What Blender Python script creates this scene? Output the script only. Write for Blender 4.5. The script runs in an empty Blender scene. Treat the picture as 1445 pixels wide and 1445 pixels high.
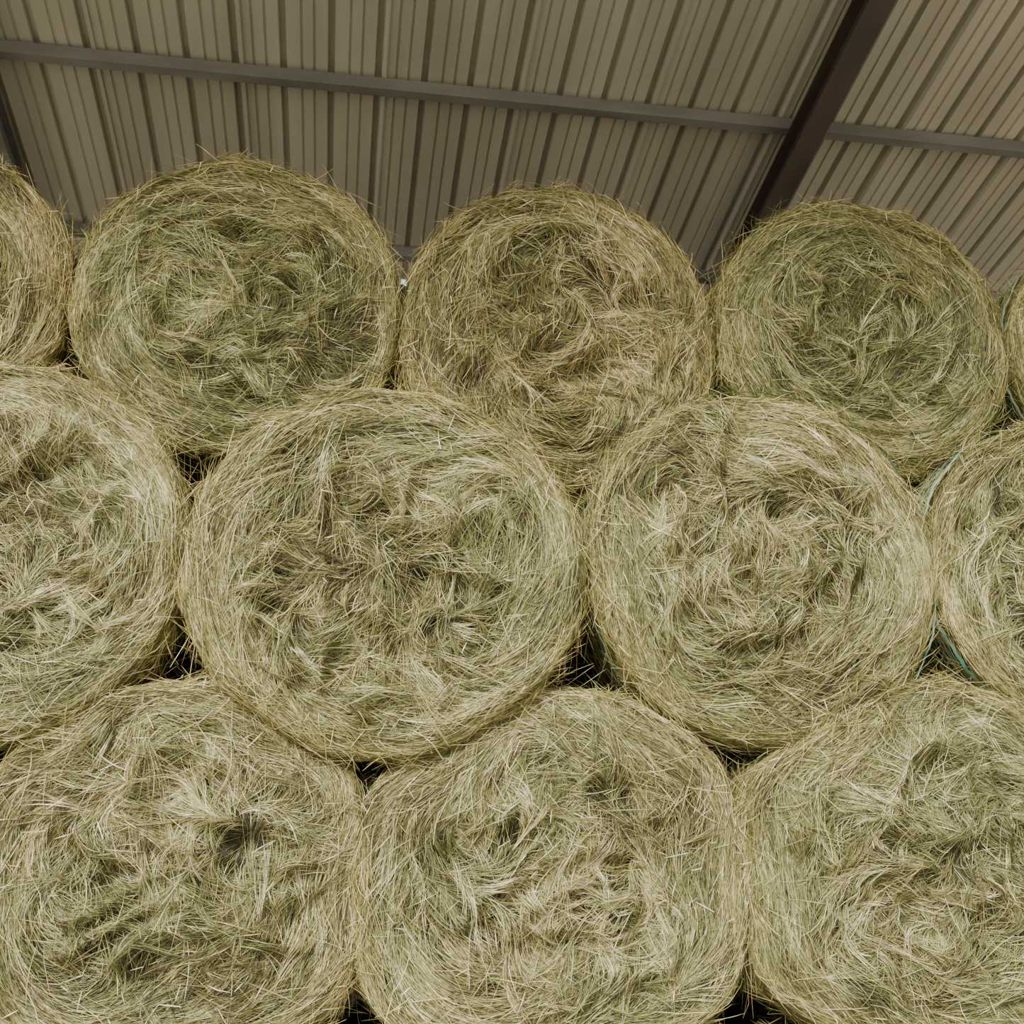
import bpy, math
import numpy as np
from mathutils import Vector, Matrix

scene = bpy.context.scene
COL = scene.collection

# ------------------------------------------------------------------ materials
def new_mat(name):
    m = bpy.data.materials.new(name); m.use_nodes = True
    nt = m.node_tree
    return m, nt, nt.nodes["Principled BSDF"]

def mat_hay(name, rough=0.6):
    m, nt, b = new_mat(name)
    at = nt.nodes.new("ShaderNodeAttribute"); at.attribute_name = "hay_col"
    tc = nt.nodes.new("ShaderNodeTexCoord")
    nz = nt.nodes.new("ShaderNodeTexNoise"); nz.inputs["Scale"].default_value = 45; nz.inputs["Detail"].default_value = 2
    mx = nt.nodes.new("ShaderNodeMix"); mx.data_type = 'RGBA'; mx.blend_type = 'MULTIPLY'
    mx.inputs[0].default_value = 0.7
    cr = nt.nodes.new("ShaderNodeValToRGB")
    cr.color_ramp.elements[0].position = 0.3; cr.color_ramp.elements[0].color = (0.42, 0.40, 0.32, 1)
    cr.color_ramp.elements[1].position = 0.68; cr.color_ramp.elements[1].color = (1.16, 1.16, 1.12, 1)
    nt.links.new(tc.outputs["Object"], nz.inputs["Vector"])
    nt.links.new(nz.outputs["Fac"], cr.inputs["Fac"])
    nt.links.new(at.outputs["Color"], mx.inputs[6])
    nt.links.new(cr.outputs["Color"], mx.inputs[7])
    nt.links.new(mx.outputs[2], b.inputs["Base Color"])
    b.inputs["Roughness"].default_value = rough
    b.inputs["Specular IOR Level"].default_value = 0.3
    return m

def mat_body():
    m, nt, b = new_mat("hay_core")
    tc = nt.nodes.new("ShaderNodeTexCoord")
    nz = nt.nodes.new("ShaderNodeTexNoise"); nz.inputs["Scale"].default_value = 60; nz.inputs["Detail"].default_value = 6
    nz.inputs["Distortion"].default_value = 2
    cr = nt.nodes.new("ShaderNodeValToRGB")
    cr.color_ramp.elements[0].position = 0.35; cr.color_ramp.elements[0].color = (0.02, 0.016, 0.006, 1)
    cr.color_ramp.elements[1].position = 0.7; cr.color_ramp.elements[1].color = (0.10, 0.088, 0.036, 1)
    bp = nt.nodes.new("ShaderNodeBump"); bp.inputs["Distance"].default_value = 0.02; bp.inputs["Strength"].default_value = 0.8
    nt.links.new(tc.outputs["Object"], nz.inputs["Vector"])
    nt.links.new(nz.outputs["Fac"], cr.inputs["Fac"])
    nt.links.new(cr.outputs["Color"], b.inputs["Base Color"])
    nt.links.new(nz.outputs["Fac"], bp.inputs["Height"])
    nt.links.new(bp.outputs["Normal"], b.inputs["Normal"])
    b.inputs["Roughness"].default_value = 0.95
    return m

def mat_simple(name, c1, c2, scale=4, rough=0.5, metal=0.0, stretch=(1, 1, 1), bump=0.0):
    m, nt, b = new_mat(name)
    tc = nt.nodes.new("ShaderNodeTexCoord")
    mp = nt.nodes.new("ShaderNodeMapping"); mp.inputs["Scale"].default_value = stretch
    nz = nt.nodes.new("ShaderNodeTexNoise"); nz.inputs["Scale"].default_value = scale; nz.inputs["Detail"].default_value = 5
    cr = nt.nodes.new("ShaderNodeValToRGB")
    cr.color_ramp.elements[0].position = 0.35; cr.color_ramp.elements[0].color = (*c1, 1)
    cr.color_ramp.elements[1].position = 0.65; cr.color_ramp.elements[1].color = (*c2, 1)
    nt.links.new(tc.outputs["Object"], mp.inputs["Vector"])
    nt.links.new(mp.outputs["Vector"], nz.inputs["Vector"])
    nt.links.new(nz.outputs["Fac"], cr.inputs["Fac"])
    nt.links.new(cr.outputs["Color"], b.inputs["Base Color"])
    b.inputs["Roughness"].default_value = rough
    b.inputs["Metallic"].default_value = metal
    if bump:
        bp = nt.nodes.new("ShaderNodeBump"); bp.inputs["Strength"].default_value = bump
        nt.links.new(nz.outputs["Fac"], bp.inputs["Height"]); nt.links.new(bp.outputs["Normal"], b.inputs["Normal"])
    return m

M_STRAND = mat_hay("hay_strand")
M_BODY = mat_body()
M_NET = mat_simple("net_plastic", (0.12, 0.38, 0.28), (0.42, 0.52, 0.36), 9, 0.4, 0, (1, 1, 1))
M_ROOF = mat_simple("roof_sheet_beige", (0.39, 0.365, 0.27), (0.49, 0.46, 0.35), 1.5, 0.27, 0.1, (1.6, 0.12, 1))
M_PURL = mat_simple("purlin_grey_steel", (0.125, 0.12, 0.092), (0.19, 0.18, 0.145), 5, 0.40, 0.0, (0.3, 1, 1))
M_RAFT = mat_simple("rafter_dark_steel", (0.055, 0.046, 0.038), (0.10, 0.070, 0.050), 3, 0.42, 0.0, (1, 0.3, 1))
M_WALL = mat_simple("wall_sheet", (0.06, 0.055, 0.045), (0.09, 0.08, 0.065), 2, 0.6)
M_FLOOR = mat_simple("dirt_floor", (0.36, 0.32, 0.25), (0.50, 0.45, 0.37), 3, 0.95, 0, (1, 1, 1), 0.4)

# ------------------------------------------------------------------ mesh helper
def mesh_from_arrays(name, verts, quads, mat, smooth=False, cols=None):
    me = bpy.data.meshes.new(name)
    nv, nq = len(verts), len(quads)
    me.vertices.add(nv); me.vertices.foreach_set("co", np.asarray(verts, dtype=np.float32).ravel())
    me.loops.add(nq * 4); me.loops.foreach_set("vertex_index", np.asarray(quads, dtype=np.int32).ravel())
    me.polygons.add(nq)
    me.polygons.foreach_set("loop_start", np.arange(0, nq * 4, 4, dtype=np.int32))
    me.polygons.foreach_set("loop_total", np.full(nq, 4, dtype=np.int32))
    me.update(calc_edges=True)
    if cols is not None:
        a = me.attributes.new("hay_col", 'FLOAT_COLOR', 'POINT')
        a.data.foreach_set("color", np.asarray(cols, dtype=np.float32).ravel())
    me.polygons.foreach_set("use_smooth", np.full(nq, smooth, dtype=bool))
    me.materials.append(mat)
    me.validate()
    return me

def add_obj(name, me, loc=(0, 0, 0), parent=None):
    o = bpy.data.objects.new(name, me); o.location = loc
    COL.objects.link(o)
    if parent is not None: o.parent = parent
    return o

# ------------------------------------------------------------------ bale layout (metres)
BALES = [
 dict(k="T0", x=-1.656, y=4.00, z=3.62, rx=0.61, rz=0.61, tone="gold", net=0, d=0.7, core=0.4, lab="round hay bale with frayed golden edge, top tier under the roof"),
 dict(k="T1", x=-0.430, y=4.00, z=3.635, rx=0.635, rz=0.622, tone="olive", net=0, d=1, core=0.50, lab="olive green round hay bale, highest of the top tier"),
 dict(k="T2", x=0.838, y=4.00, z=3.590, rx=0.660, rz=0.665, tone="gold", net=0, d=1, core=0.55, lab="golden brown round hay bale with tangled matted centre, top tier"),
 dict(k="T3", x=2.155, y=4.00, z=3.680, rx=0.665, rz=0.630, tone="dark", net=0, d=1, core=0.36, lab="darker green round hay bale beneath the steel rafter, top tier"),
 dict(k="T4", x=3.49, y=4.00, z=3.647, rx=0.68, rz=0.62, tone="dark", net=2, d=0.6, core=0.4, lab="round hay bale with teal netting edge, end of top tier"),
 dict(k="M0", x=-1.160, y=3.74, z=2.580, rx=0.655, rz=0.65, tone="pale", net=0, d=1.05, core=0.55, lab="pale green round hay bale with loose locks, middle tier"),
 dict(k="M1", x=0.157, y=3.68, z=2.541, rx=0.695, rz=0.65, tone="mid", net=0, d=1.1, core=0.55, lab="wide round hay bale protruding slightly from the middle tier"),
 dict(k="M2", x=1.543, y=3.74, z=2.610, rx=0.668, rz=0.68, tone="mid", net=2, d=1, core=0.55, lab="round hay bale with teal net wrap on its shoulder, middle tier"),
 dict(k="M3", x=2.895, y=3.78, z=2.640, rx=0.685, rz=0.62, tone="mid", net=3, d=0.8, core=0.5, lab="round hay bale with teal net wrap, end of middle tier"),
 dict(k="B0", x=-1.71, y=3.76, z=1.58, rx=0.62, rz=0.57, tone="pale", net=0, d=0.3, core=0.45, lab="round hay bale in the lower tier beside a pale bale"),
 dict(k="B1", x=-0.495, y=3.75, z=1.58, rx=0.630, rz=0.575, tone="pale", net=0, d=1.1, core=0.56, lab="pale squashed round hay bale with a dark hollow near its core"),
 dict(k="B2", x=0.743, y=3.75, z=1.565, rx=0.690, rz=0.585, tone="pale", net=0, d=1.15, core=0.56, lab="wide squashed round hay bale with pale loose tufts, lower tier"),
 dict(k="B3", x=2.105, y=3.75, z=1.590, rx=0.740, rz=0.618, tone="green", net=1, d=1.15, core=0.56, lab="large round hay bale with green twine strands on its edge"),
 dict(k="B4", x=3.46, y=3.75, z=1.60, rx=0.68, rz=0.58, tone="mid", net=0, d=0.3, core=0.45, lab="round hay bale at the end of the lower tier"),
 dict(k="L0", x=-1.15, y=3.80, z=0.495, rx=0.64, rz=0.495, tone="mid", net=0, d=0.3, core=0.45, lab="round hay bale resting on the dirt floor"),
 dict(k="L1", x=0.10, y=3.80, z=0.495, rx=0.64, rz=0.495, tone="mid", net=0, d=0.3, core=0.45, lab="round hay bale resting on the dirt floor"),
 dict(k="L2", x=1.39, y=3.80, z=0.495, rx=0.66, rz=0.495, tone="mid", net=0, d=0.3, core=0.45, lab="round hay bale resting on the dirt floor"),
 dict(k="L3", x=2.73, y=3.80, z=0.495, rx=0.68, rz=0.495, tone="mid", net=0, d=0.3, core=0.45, lab="round hay bale resting on the dirt floor"),
]
R2 = []  # second rank, added and staggered to keep the gaps in the front stack dark
for (zz, xsx, kk) in ((3.60, (-1.05, 0.20, 1.47, 2.76), "t"), (2.58, (-1.75, -0.50, 0.85, 2.20, 3.5), "m"),
                      (1.56, (-1.1, 0.10, 1.40, 2.77), "b"), (0.54, (-0.5, 0.75, 2.07, 3.4), "l")):
    for xx in xsx:
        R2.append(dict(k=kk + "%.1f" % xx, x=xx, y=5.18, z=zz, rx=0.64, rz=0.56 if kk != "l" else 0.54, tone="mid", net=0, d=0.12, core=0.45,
                       lab="round hay bale in shadow behind the front stack"))

TONES = {
 "pale": (1.00, (1.0, 1.0, 0.99)),
 "mid":  (0.96, (0.99, 1.0, 0.96)),
 "green": (0.95, (0.975, 1.0, 0.96)),
 "olive": (0.88, (0.98, 1.0, 0.88)),
 "gold": (0.92, (1.03, 0.99, 0.88)),
 "dark": (0.79, (0.97, 1.0, 0.87)),
}
RAMP_P = np.array([0.0, 0.18, 0.4, 0.62, 0.82, 1.0])
RAMP_C = np.array([[0.055, 0.040, 0.018], [0.138, 0.115, 0.046], [0.215, 0.223, 0.080],
                   [0.43, 0.398, 0.180], [0.69, 0.61, 0.340], [0.92, 0.85, 0.59]])

NT = 360
TH = np.linspace(-math.pi, math.pi, NT + 1)

def noise_fn(rng, freq, n=8):
    a = rng.uniform(0, 2 * math.pi, n); f = freq * rng.uniform(0.55, 1.5, n)
    kx, kz, ph = np.cos(a) * f, np.sin(a) * f, rng.uniform(0, 6.28, n)
    def fn(x, z):
        s = 0
        for i in range(n): s = s + np.sin(kx[i] * x + kz[i] * z + ph[i])
        return s * (1.3 / math.sqrt(n))
    return fn

def ell_r(b, c, s):
    k = b["k"][0]
    n = {"T": 2.1, "M": 2.1, "B": 2.35, "L": 2.6}.get(k, 2.4)
    if k == "B": n = np.where(np.asarray(s) < 0, 2.35 + 1.1 * np.minimum(1, -np.asarray(s) * 3), 2.35)
    return (np.abs(c / b["rx"]) ** n + np.abs(s / b["rz"]) ** n) ** (-1.0 / n)

def sstep(v, a, b):
    t = np.clip((v - a) / (b - a), 0, 1); return t * t * (3 - 2 * t)

class Bale:
    C = 0.042
    def __init__(self, b, seed, mates):
        self.b = b; rng = self.rng = np.random.default_rng(seed)
        c, s = np.cos(TH), np.sin(TH)
        R = ell_r(b, c, s)
        wob = sum(rng.uniform(-1, 1) * np.sin(k * TH + rng.uniform(0, 6.28)) / k for k in range(2, 12))
        R = R * (1 + 0.014 * wob)
        for o in mates:
            if o is b: continue
            dx, dz = o["x"] - b["x"], o["z"] - b["z"]; d = math.hypot(dx, dz)
            if d > 2: continue
            ux, uz = dx / d, dz / d
            ri, rj = float(ell_r(b, ux, uz)), float(ell_r(o, ux, uz))
            # the middle tier stands slightly proud and keeps its round rim
            if abs(dz) < 0.4: off = 0.012
            elif b["k"][0] == "M": off = 0.060
            elif b["k"][0] == "B" and dz < 0: off = 0.07
            else: off = 0.005
            m = d * ri / (ri + rj) + off
            cc = c * ux + s * uz
            lim = np.where(cc > 0.15, m / np.maximum(cc, 0.15), 1e3)
            kk = 0.045; lim = np.minimum(lim, 3.0)
            h = np.clip(0.5 + 0.5 * (lim - R) / kk, 0, 1)
            R = lim * (1 - h) + R * h - kk * h * (1 - h) * 0.4
        if b["k"][0] in "Ll":
            lim = np.where(s < -0.2, b["z"] / np.maximum(-s, 0.2), 1e3); R = np.minimum(R, lim)
        Rp = R[:-1]
        for _ in range(60): Rp = 0.25 * np.roll(Rp, 1) + 0.5 * Rp + 0.25 * np.roll(Rp, -1)
        self.R = np.append(Rp, Rp[0])
        px, pz = self.R * c, self.R * s
        tx = np.gradient(px); tz = np.gradient(pz); l = np.hypot(tx, tz)
        self.tx, self.tz = tx / l, tz / l
        self.n1 = noise_fn(rng, 7.0); self.n1b = noise_fn(rng, 15.0); self.nb = noise_fn(rng, 4.5)
        self.n2 = noise_fn(rng, 8.0); self.n3 = noise_fn(rng, 28.0)
        self.w1 = noise_fn(rng, 9.0); self.w2 = noise_fn(rng, 9.0)
        self.ncol = noise_fn(rng, 8.0); self.nhue = noise_fn(rng, 7.0)
        self.base = rng.uniform(0, 6.28)
        a = rng.uniform(0, 6.28); q = rng.uniform(0.08, 0.16)
        self.cx, self.cz = q * math.cos(a), q * math.sin(a)
        self.holes = [(rng.uniform(-0.28, 0.28), rng.uniform(-0.25, 0.25), rng.uniform(0.02, 0.035), rng.uniform(0.02, 0.045)) for _ in range(2)]
        if b["k"] == "B1": self.holes.append((-0.19, -0.06, 0.045, 0.09))
    def polar(self, x, z):
        th = np.arctan2(z, x); r = np.hypot(x, z); R = np.interp(th, TH, self.R)
        return th, r, R
    def tfac(self, x, z, rho):
        q = rho + 0.09 * self.w1(x, z)
        return sstep(q, self.b["core"], self.b["core"] + 0.32)
    def field(self, x, z):
        th, r, R = self.polar(x, z); rho = r / R
        tx = np.interp(th, TH, self.tx); tz = np.interp(th, TH, self.tz)
        ox, oz = x - self.cx, z - self.cz; ol = np.hypot(ox, oz) + 1e-6
        k = sstep(rho, 0.2, 0.7)
        vx = k * tx + (1 - k) * (-oz / ol); vz = k * tz + (1 - k) * (ox / ol)
        g = 1 - sstep(rho, 0.12, 0.66)
        an = self.base + 1.6 * self.nb(x, z)
        vx = (1 - g) * vx + g * 1.2 * np.cos(an); vz = (1 - g) * vz + g * 1.2 * np.sin(an)
        t = self.tfac(x, z, rho)
        A = 0.85 * (1 - t) + 0.07 * t
        return np.arctan2(vz, vx) + A * self.n1(x, z) + 0.45 * A * self.n1b(x, z)
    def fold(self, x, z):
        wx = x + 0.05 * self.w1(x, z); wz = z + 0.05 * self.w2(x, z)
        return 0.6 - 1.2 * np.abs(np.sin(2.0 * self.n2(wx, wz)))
    def hbase(self, x, z, rho):
        f = np.clip(1 - rho ** 4, 0, 1)
        t = self.tfac(x, z, rho); fi = 1 - t
        pit = 0
        for hx, hz, hr, hd in self.holes:
            pit = pit - hd * np.exp(-((x - hx) ** 2 + (z - hz) ** 2) / hr ** 2)
        edge = np.clip((1.12 - rho) / 0.2, 0, 1)
        rings = 0.009 * np.sin(rho * 38 + 2.0 * self.w2(x * 0.5, z * 0.5)) * t * edge
        fi = fi * np.clip((1.02 - rho) * 5, 0, 1)
        return f * 0.015 + fi * (0.038 * self.fold(x, z) + 0.017 * self.n3(x, z) + 0.008 * self.w2(x, z) + pit) + t * edge * (0.009 * self.w1(x, z) + 0.004 * self.n3(x, z)) + rings - 0.015
    def surf(self, x, z, h):
        th, r, R = self.polar(x, z); C = self.C
        e = r - (R - C)
        ph = np.clip(e / C, 0, math.pi / 2)
        rad = np.where(e < 0, r, R - C + C * np.sin(ph)) + h * np.sin(ph)
        y = np.where(e < 0, 0, C * (1 - np.cos(ph)) + np.maximum(0, e - C * math.pi / 2)) - h * np.cos(ph)
        c, s = np.cos(th), np.sin(th)
        P = np.stack([rad * c, y, rad * s], -1)
        N = np.stack([np.sin(ph) * c, -np.cos(ph), np.sin(ph) * s], -1)
        return P, N
    def body(self):
        nT = 128
        ths = np.linspace(-math.pi, math.pi, nT, endpoint=False)
        Rm = np.interp(ths, TH, self.R)
        rows = []
        fr = np.concatenate([[0.0005], np.linspace(0.03, 0.9, 34), np.linspace(0.92, 1.2, 12)])
        L = 1.15
        for f in fr:
            r = f * Rm; x, z = r * np.cos(ths), r * np.sin(ths)
            P, N = self.surf(x, z, self.hbase(x, z, np.full_like(x, f)) - 0.018)
            rows.append(P)
        lastP = rows[-1]
        for yy in np.linspace(0.25, L - 0.06, 8):
            P = lastP.copy(); P[:, 1] = yy; w = 1 + 0.006 * np.sin(ths * 9 + yy * 20); P[:, 0] *= w; P[:, 2] *= w
            rows.append(P)
        for f, yy in ((0.97, L - 0.02), (0.88, L), (0.5, L + 0.01), (0.0005, L + 0.015)):
            P = lastP.copy(); P[:, 0] *= f; P[:, 2] *= f; P[:, 1] = yy; rows.append(P)
        V = np.concatenate(rows); nr = len(rows)
        q = []
        i = np.arange(nT); j = (i + 1) % nT
        for r in range(nr - 1):
            q.append(np.stack([r * nT + i, (r + 1) * nT + i, (r + 1) * nT + j, r * nT + j], -1))
        Q = np.concatenate(q)[:, ::-1]
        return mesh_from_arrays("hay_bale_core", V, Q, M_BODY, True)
    def paths(self, x0, z0, bias, length, K, hfun, wander=0.25, straight=None):
        n = len(x0); xs = np.empty((n, K)); zs = np.empty((n, K))
        x, z = x0.copy(), z0.copy(); step = length / (K - 1)
        dw = self.rng.normal(0, 1, n) * wander
        for k in range(K):
            xs[:, k] = x; zs[:, k] = z
            if straight is None:
                a = self.field(x, z) + bias + dw * (k / (K - 1))
            else:
                a = straight + dw * (k / (K - 1))
            x = x + np.cos(a) * step; z = z + np.sin(a) * step
        th, r, R = self.polar(xs, zs)
        H = self.hbase(xs, zs, r / R) + hfun
        return self.surf(xs, zs, H)
    def ribbons(self, P, N, width, tint, tilt, warm=0.0, hue=0.0):
        rng = self.rng; n, K, _ = P.shape
        T = np.gradient(P, axis=1); T /= np.linalg.norm(T, axis=2, keepdims=True) + 1e-9
        S = np.cross(T, N); S /= np.linalg.norm(S, axis=2, keepdims=True) + 1e-9
        B = np.cross(S, T)
        a = rng.normal(0, tilt, n)[:, None, None]
        D = S * np.cos(a) + B * np.sin(a)
        tap = np.sin(np.linspace(0.25, math.pi - 0.12, K)) ** 0.5
        w = (width[:, None] * tap[None, :])[:, :, None] * 0.5
        V = np.stack([P - D * w, P + D * w], 2)
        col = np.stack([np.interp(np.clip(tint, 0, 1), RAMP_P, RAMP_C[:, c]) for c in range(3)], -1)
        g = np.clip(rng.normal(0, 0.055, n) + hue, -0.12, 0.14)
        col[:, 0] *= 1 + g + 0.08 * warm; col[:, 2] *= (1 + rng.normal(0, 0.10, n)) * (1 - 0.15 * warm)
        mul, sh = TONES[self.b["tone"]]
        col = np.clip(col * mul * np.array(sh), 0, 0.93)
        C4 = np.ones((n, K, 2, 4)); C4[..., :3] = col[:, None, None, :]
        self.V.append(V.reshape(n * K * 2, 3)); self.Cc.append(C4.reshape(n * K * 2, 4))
        base = (np.arange(n) * K * 2)[:, None] + (np.arange(K - 1) * 2)[None, :]
        Q = np.stack([base, base + 1, base + 3, base + 2], -1).reshape(-1, 4) + self.off
        self.off += n * K * 2; self.Q.append(Q)
    def rand_pts(self, n, lo, hi):
        rng = self.rng
        rho = np.sqrt(rng.uniform(lo * lo, hi * hi, n)); th = rng.uniform(-math.pi, math.pi, n)
        R = np.interp(th, TH, self.R); return rho * R * np.cos(th), rho * R * np.sin(th), rho
    def widths(self, n):
        w = self.rng.uniform(0.0009, 0.0022, n)
        return w * np.where(self.rng.random(n) < 0.09, 1.75, 1.0)
    def strands(self):
        rng = self.rng; d = self.b["d"]
        self.V, self.Cc, self.Q, self.off = [], [], [], 0
        # 1 cover
        n = int(11500 * d); K = 5
        x, z, rho = self.rand_pts(n, 0, 1.2)
        hf = rng.uniform(-0.015, 0.007, n)[:, None] + rng.normal(0, 0.0025, (n, K))
        out = rho > 0.72
        P, N = self.paths(x, z, rng.normal(0, 0.15, n) + (~out) * rng.normal(0, 0.2, n), rng.uniform(0.06, 0.19, n) * (1 + 0.7 * out), K, hf, 0.2 - 0.08 * out)
        fi = 1 - self.tfac(x, z, rho)
        tint = 0.37 + 0.06 * self.ncol(x, z) + 0.12 * fi * self.fold(x, z) + rng.normal(0, 0.20, n)  # fold troughs tinted darker: inner hay tone plus crevice shade put into the colour
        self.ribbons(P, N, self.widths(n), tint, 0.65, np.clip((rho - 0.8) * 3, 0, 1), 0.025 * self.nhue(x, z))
        # barrel cover
        n = int(2200 * d); x, z, rho = self.rand_pts(n, 1.08, 1.6)
        lo_ = -0.005 if self.b["net"] else 0.0
        hf = rng.uniform(-0.006, 0.005, n)[:, None] + lo_ + rng.normal(0, 0.002, (n, K))
        P, N = self.paths(x, z, rng.normal(0, 0.15, n), rng.uniform(0.08, 0.25, n), K, hf)
        self.ribbons(P, N, rng.uniform(0.003, 0.006, n), 0.48 + rng.normal(0, 0.17, n), 0.5, 1.0)
        # 2 locks
        nt = int(460 * d); per = 39; K = 5
        tx, tz, trho = self.rand_pts(nt, 0.0, 1.02)
        fi = 1 - self.tfac(tx, tz, trho)
        tb = rng.normal(0, 1, nt) * (0.08 + 0.65 * fi); tl = rng.uniform(0.08, 0.19, nt) + 0.16 * (1 - fi) * rng.random(nt)
        tw = rng.uniform(0.006, 0.025, nt); tH = rng.uniform(0.1, 1, nt) ** 1.3 * (0.013 + 0.038 * fi)
        tf = rng.normal(0, 0.38, nt) * (0.3 + 0.7 * fi); tt = rng.normal(0, 0.14, nt); th_ = rng.normal(0, 0.03, nt)
        curl = rng.normal(0, 0.7, nt) * fi
        idx = np.repeat(np.arange(nt), per); n = len(idx)
        a0 = self.field(tx, tz) + tb
        s = rng.uniform(-1, 1, n); lo = rng.uniform(-0.4, 0.4, n) * tl[idx]
        x = tx[idx] - np.sin(a0[idx]) * s * tw[idx] + np.cos(a0[idx]) * lo
        z = tz[idx] + np.cos(a0[idx]) * s * tw[idx] + np.sin(a0[idx]) * lo
        prof = np.sin(np.linspace(0.15, math.pi * 0.85, K))[None, :]
        hf = (tH[idx] * (1 - s * s) * rng.uniform(0.3, 1.1, n))[:, None] * prof + rng.normal(0, 0.002, (n, K))
        own = (rng.random(nt) < 0.55)[idx] & (fi[idx] > 0.35)
        L = tl[idx] * rng.uniform(0.5, 1.15, n); jit = tf[idx] * s + rng.normal(0, 0.10, n)
        tint = 0.46 + tt[idx] + 0.06 * self.ncol(x, z) + 0.10 * fi[idx] * self.fold(x, z) + 0.18 * (1 - np.abs(s)) - 0.10 + rng.normal(0, 0.16, n)  # shading mixed into lock tint: darker in folds, lighter along the crest
        wd = self.widths(n)
        warm = np.clip((trho[idx] - 0.8) * 3, 0, 1)
        hue = th_[idx] + 0.025 * self.nhue(x, z)
        for which, msk in ((1, own), (0, ~own)):
            if not msk.any(): continue
            if which:
                k_ = int(msk.sum())
                xs = np.empty((k_, K)); zs = np.empty((k_, K)); xx = x[msk].copy(); zz = z[msk].copy(); st = L[msk] / (K - 1)
                for k in range(K):
                    xs[:, k] = xx; zs[:, k] = zz
                    a = a0[idx][msk] + jit[msk] + curl[idx][msk] * (k / (K - 1))
                    xx = xx + np.cos(a) * st; zz = zz + np.sin(a) * st
                th, r, R = self.polar(xs, zs)
                P, N = self.surf(xs, zs, self.hbase(xs, zs, r / R) + hf[msk])
            else:
                P, N = self.paths(x[msk], z[msk], tb[idx][msk] + jit[msk], L[msk], K, hf[msk], 0.12)
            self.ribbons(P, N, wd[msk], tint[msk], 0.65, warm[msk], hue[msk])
        # 3 loose blades
        n = int(850 * d); K = 4; x, z, rho = self.rand_pts(n, 0, 1.05)
        up = rng.uniform(0, 1, n) ** 2 * 0.05
        hf = (0.010 + up[:, None] * np.linspace(0, 1, K)[None, :])
        P, N = self.paths(x, z, 0, rng.uniform(0.05, 0.20, n), K, hf, 0.3, straight=self.field(x, z) + rng.normal(0, 0.65, n))
        self.ribbons(P, N, rng.uniform(0.0011, 0.0024, n), 0.62 + rng.normal(0, 0.18, n), 0.6, 0.4)
        # chopped stems
        n = int(80 * d); K = 3; x, z, rho = self.rand_pts(n, 0, 1.0)
        hf = rng.uniform(0.012, 0.03, n)[:, None] * np.ones((1, K))
        P, N = self.paths(x, z, 0, rng.uniform(0.02, 0.08, n), K, hf, 0.1, straight=rng.uniform(0, 6.28, n))
        self.ribbons(P, N, rng.uniform(0.002, 0.004, n), 0.86 + rng.normal(0, 0.1, n), 0.4)
        # 4 rim fuzz
        n = int(1250 * d); K = 5; x, z, rho = self.rand_pts(n, 0.93, 1.22)
        up = rng.uniform(0, 1, n) ** 2.2 * 0.11
        hf = (0.002 + up[:, None] * np.linspace(0, 1, K)[None, :] ** 1.3)
        flip = np.where(rng.random(n) < 0.5, math.pi, 0)
        P, N = self.paths(x, z, flip + rng.normal(0, 0.40, n), rng.uniform(0.05, 0.22, n), K, hf, 0.3)
        self.ribbons(P, N, rng.uniform(0.0011, 0.0024, n), 0.56 + rng.normal(0, 0.17, n), 0.6, 1.0)
        # frayed tufts on the rim
        nt = int(50 * d); per = 24
        tx, tz, trho = self.rand_pts(nt, 0.94, 1.16); idx = np.repeat(np.arange(nt), per); n = len(idx)
        x = tx[idx] + rng.normal(0, 0.012, n); z = tz[idx] + rng.normal(0, 0.012, n)
        ta = rng.normal(0, 0.4, nt) + np.where(rng.random(nt) < 0.5, math.pi, 0); tu = rng.uniform(0.01, 0.06, nt)
        hf = (tu[idx] * rng.uniform(0.3, 1.2, n))[:, None] * np.linspace(0.1, 1, K)[None, :]
        P, N = self.paths(x, z, ta[idx] + rng.normal(0, 0.2, n), rng.uniform(0.05, 0.15, n), K, hf, 0.3)
        self.ribbons(P, N, rng.uniform(0.0010, 0.0022, n), 0.56 + rng.normal(0, 0.16, n), 0.6, 1.0)
        return mesh_from_arrays("hay_strands", np.concatenate(self.V), np.concatenate(self.Q), M_STRAND, False, np.concatenate(self.Cc))
    def net(self, level):
        rng = self.rng; V = []; Q = []; off = 0
        ths = np.linspace(-math.pi, math.pi, 361); n = len(ths)
        R = np.interp(ths, TH, self.R); i = np.arange(n - 1)
        e0 = {1: 0.12, 2: 0.068, 3: 0.062}[level]
        def thread(e, wdt, hh):
            nonlocal off
            ph = rng.uniform(0, 6.28); ph2 = rng.uniform(0, 6.28)
            for dd in (0, 1):
                ee = e + 0.003 * np.sin(ths * 70 + ph) + 0.006 * np.sin(ths * 5 + ph2) + dd * wdt
                r = R - self.C + ee
                P, N = self.surf(r * np.cos(ths), r * np.sin(ths), hh + 0.003 * np.sin(ths * 23 + ph))
                V.append(P)
            Q.append(np.stack([i, i + 1, i + 1 + n, i + n], -1) + off); off += 2 * n
        if level == 3:
            thread(e0, 0.018, 0.012)
            for e in np.arange(e0 + 0.035, 0.22, 0.016): thread(e, 0.004, 0.006)
        if level == 2:
            thread(e0, 0.012, 0.010)
        for e in np.arange(0.22 if level == 3 else e0 + 0.03, 0.75, 0.024): thread(e, 0.0022, 0.004)
        return mesh_from_arrays("net_wrap", np.concatenate(V), np.concatenate(Q), M_NET)

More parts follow.
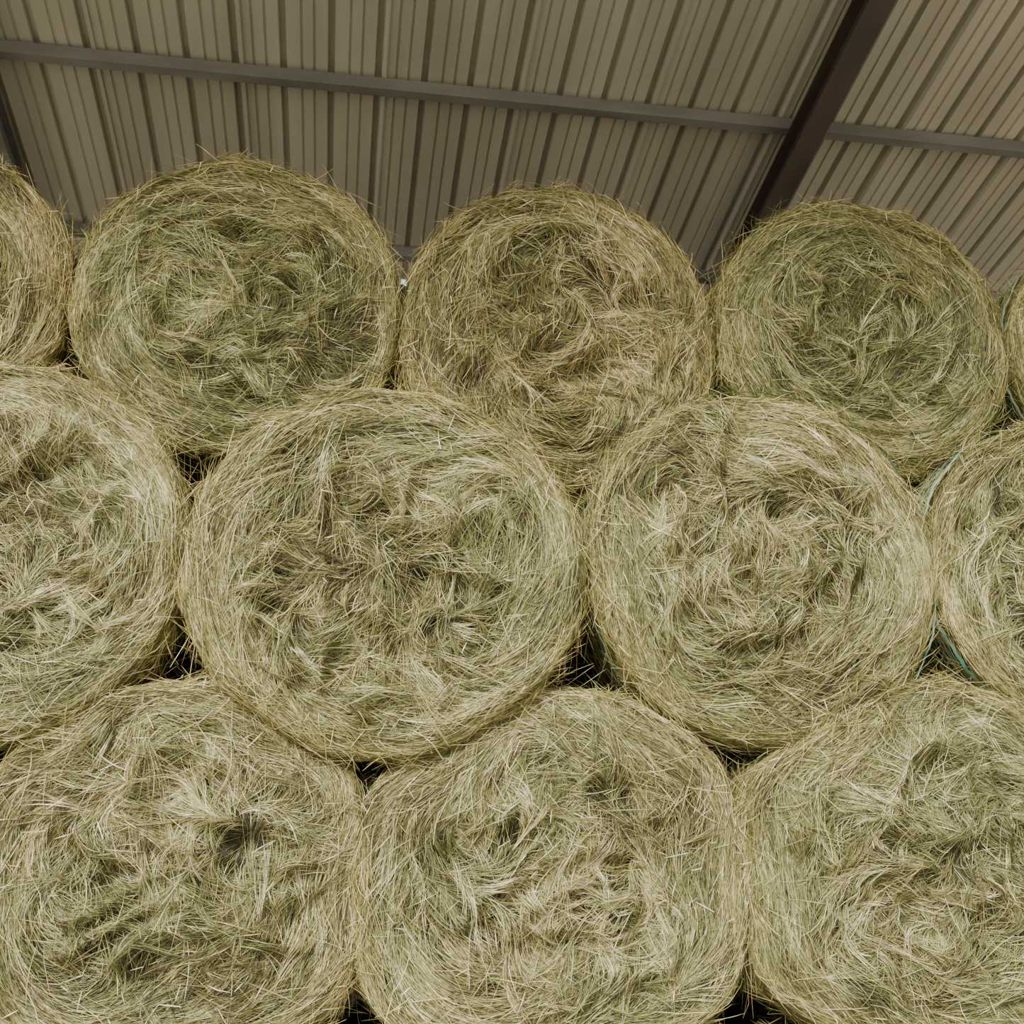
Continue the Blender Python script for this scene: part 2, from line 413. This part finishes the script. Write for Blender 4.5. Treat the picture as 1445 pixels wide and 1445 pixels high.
for grp in (BALES, R2):
    for i, b in enumerate(grp):
        B = Bale(b, (520 if grp is BALES else 900) + i * 7, grp)
        o = add_obj("hay_bale", B.body(), (b["x"], b["y"], b["z"]))
        o["label"] = b["lab"]; o["category"] = "hay bale"; o["group"] = "stacked round hay bales"
        s = add_obj("hay_strands", B.strands(), (0, 0, 0), o); s["kind"] = "stuff"
        if b["net"]:
            nobj = add_obj("net_wrap", B.net(b["net"]), (0, 0, 0), o); nobj["label"] = "teal green plastic bale netting"

# ------------------------------------------------------------------ building
SL = 0.2217
def roof_z(y): return 7.788 - SL * y
def extrude_profile(name, prof, a, bvec, mat, closed=True):
    a = np.array(a, float); bb = np.array(bvec, float); p = np.array(prof, float); n = len(p)
    V = np.concatenate([p + a, p + bb]); i = np.arange(n if closed else n - 1); j = (i + 1) % n
    Q = np.stack([i, j, j + n, i + n], -1)
    return mesh_from_arrays(name, V, Q, mat)

xs, zs = [], []
x = -9.0; i = 0
while x < 13:
    lip = 0.016 if i % 3 == 0 else 0.0
    for dx, dz in ((0, -lip), (0.010, -lip), (0.0102, 0), (0.064, 0), (0.070, 0.012), (0.080, 0.012), (0.086, 0),
                   (0.144, 0), (0.150, 0.012), (0.160, 0.012), (0.166, 0),
                   (0.236, 0), (0.246, 0.042), (0.276, 0.042), (0.286, 0)):
        xs.append(x + dx); zs.append(dz)
    x += 0.305; i += 1
prof = [(a, 0, c) for a, c in zip(xs, zs)]
me = extrude_profile("ceiling", prof, (0, 8.35, roof_z(8.35)), (0, -1.5, roof_z(-1.5)), M_ROOF, False)
o = add_obj("ceiling", me); o["kind"] = "structure"; o["label"] = "beige corrugated metal roof underside"; o["category"] = "roof"

def purlin(y, h=0.085):
    z = roof_z(y) - 0.018
    w, t, l = 0.06, 0.006, 0.02
    pr = [(0,0),(w,0),(w,-l),(w-t,-l),(w-t,-t),(t,-t),(t,-h+t),(w-t,-h+t),(w-t,-h+l),(w,-h+l),(w,-h),(0,-h)]
    p = [(0, a, c - SL * a) for a, c in pr]
    me = extrude_profile("roof_purlin", p, (-8.5, y, z), (12.5, y, z), M_PURL)
    o = add_obj("roof_purlin", me)
    o["category"] = "roof beam"; o["group"] = "roof purlins"
    return o
for y in (1.5, 3.07, 4.66, 6.29, 7.88):
    o = purlin(y); o["label"] = "grey steel purlin running across the corrugated roof"

def rafter(X, w=0.17, H=0.21, mat=None):
    tf, tw = 0.012, 0.010
    top = -0.108
    pr = [(-w/2, 0), (w/2, 0), (w/2, -tf), (tw/2, -tf), (tw/2, -H+tf), (w/2, -H+tf), (w/2, -H), (-w/2, -H), (-w/2, -H+tf), (-tw/2, -H+tf), (-tw/2, -tf), (-w/2, -tf)]
    p = [(a, 0, c + top) for a, c in pr]
    me = extrude_profile("roof_rafter", p, (X, 8.2, roof_z(8.2)), (X, -1.4, roof_z(-1.4)), mat or M_RAFT)
    o = add_obj("roof_rafter", me); o["category"] = "steel beam"; o["group"] = "roof rafters"
    return o
o = rafter(3.02, 0.16); o["label"] = "dark painted steel rafter crossing beneath the purlins"
o = rafter(-2.36, 0.11, 0.21, M_PURL); o["label"] = "grey steel rafter sloping down the corrugated roof edge"

prof = []
x = -8.5
while x < 12.5:
    prof += [(x, 0, 0), (x + 0.1, 0, 0), (x + 0.12, 0.03, 0), (x + 0.18, 0.03, 0)]; x += 0.2
me = extrude_profile("wall_back", prof, (0, 8.15, 0), (0, 8.15, 5.83), M_WALL, False)  # assumed wall, added to keep sky light out of the gaps between bales
o = add_obj("wall_back", me); o["kind"] = "structure"; o["label"] = "added dark corrugated metal back wall"; o["category"] = "wall"

gv = np.array([(-40, -60, 0), (40, -60, 0), (40, 30, 0), (-40, 30, 0)], float)
me = mesh_from_arrays("floor", gv, np.array([[0, 1, 2, 3]]), M_FLOOR)
o = add_obj("floor", me); o["kind"] = "structure"; o["label"] = "packed dirt barn floor"; o["category"] = "floor"

# ------------------------------------------------------------------ light
w = bpy.data.worlds.new("overcast_sky"); scene.world = w; w.use_nodes = True
bg = w.node_tree.nodes["Background"]
bg.inputs["Color"].default_value = (0.94, 0.97, 1.0, 1); bg.inputs["Strength"].default_value = 1.25
sd = bpy.data.lights.new("soft_daylight", 'SUN'); sd.energy = 8.2; sd.angle = math.radians(13); sd.color = (1, 0.965, 0.91)
so = bpy.data.objects.new("soft_daylight", sd); COL.objects.link(so)
d = Vector((0.58, 1.0, -0.78)); so.rotation_euler = d.to_track_quat('-Z', 'Y').to_euler(); so.location = (-3, -8, 8)

# ------------------------------------------------------------------ camera
cd = bpy.data.cameras.new("camera"); cam = bpy.data.objects.new("camera", cd); COL.objects.link(cam)
cd.sensor_width = 36; cd.sensor_fit = 'HORIZONTAL'; cd.lens = 36 * 1550 / 1445
cam.location = (0, 0, 1.75)
cam.rotation_euler = (math.radians(90 + 15), 0, math.radians(-9))
scene.camera = cam
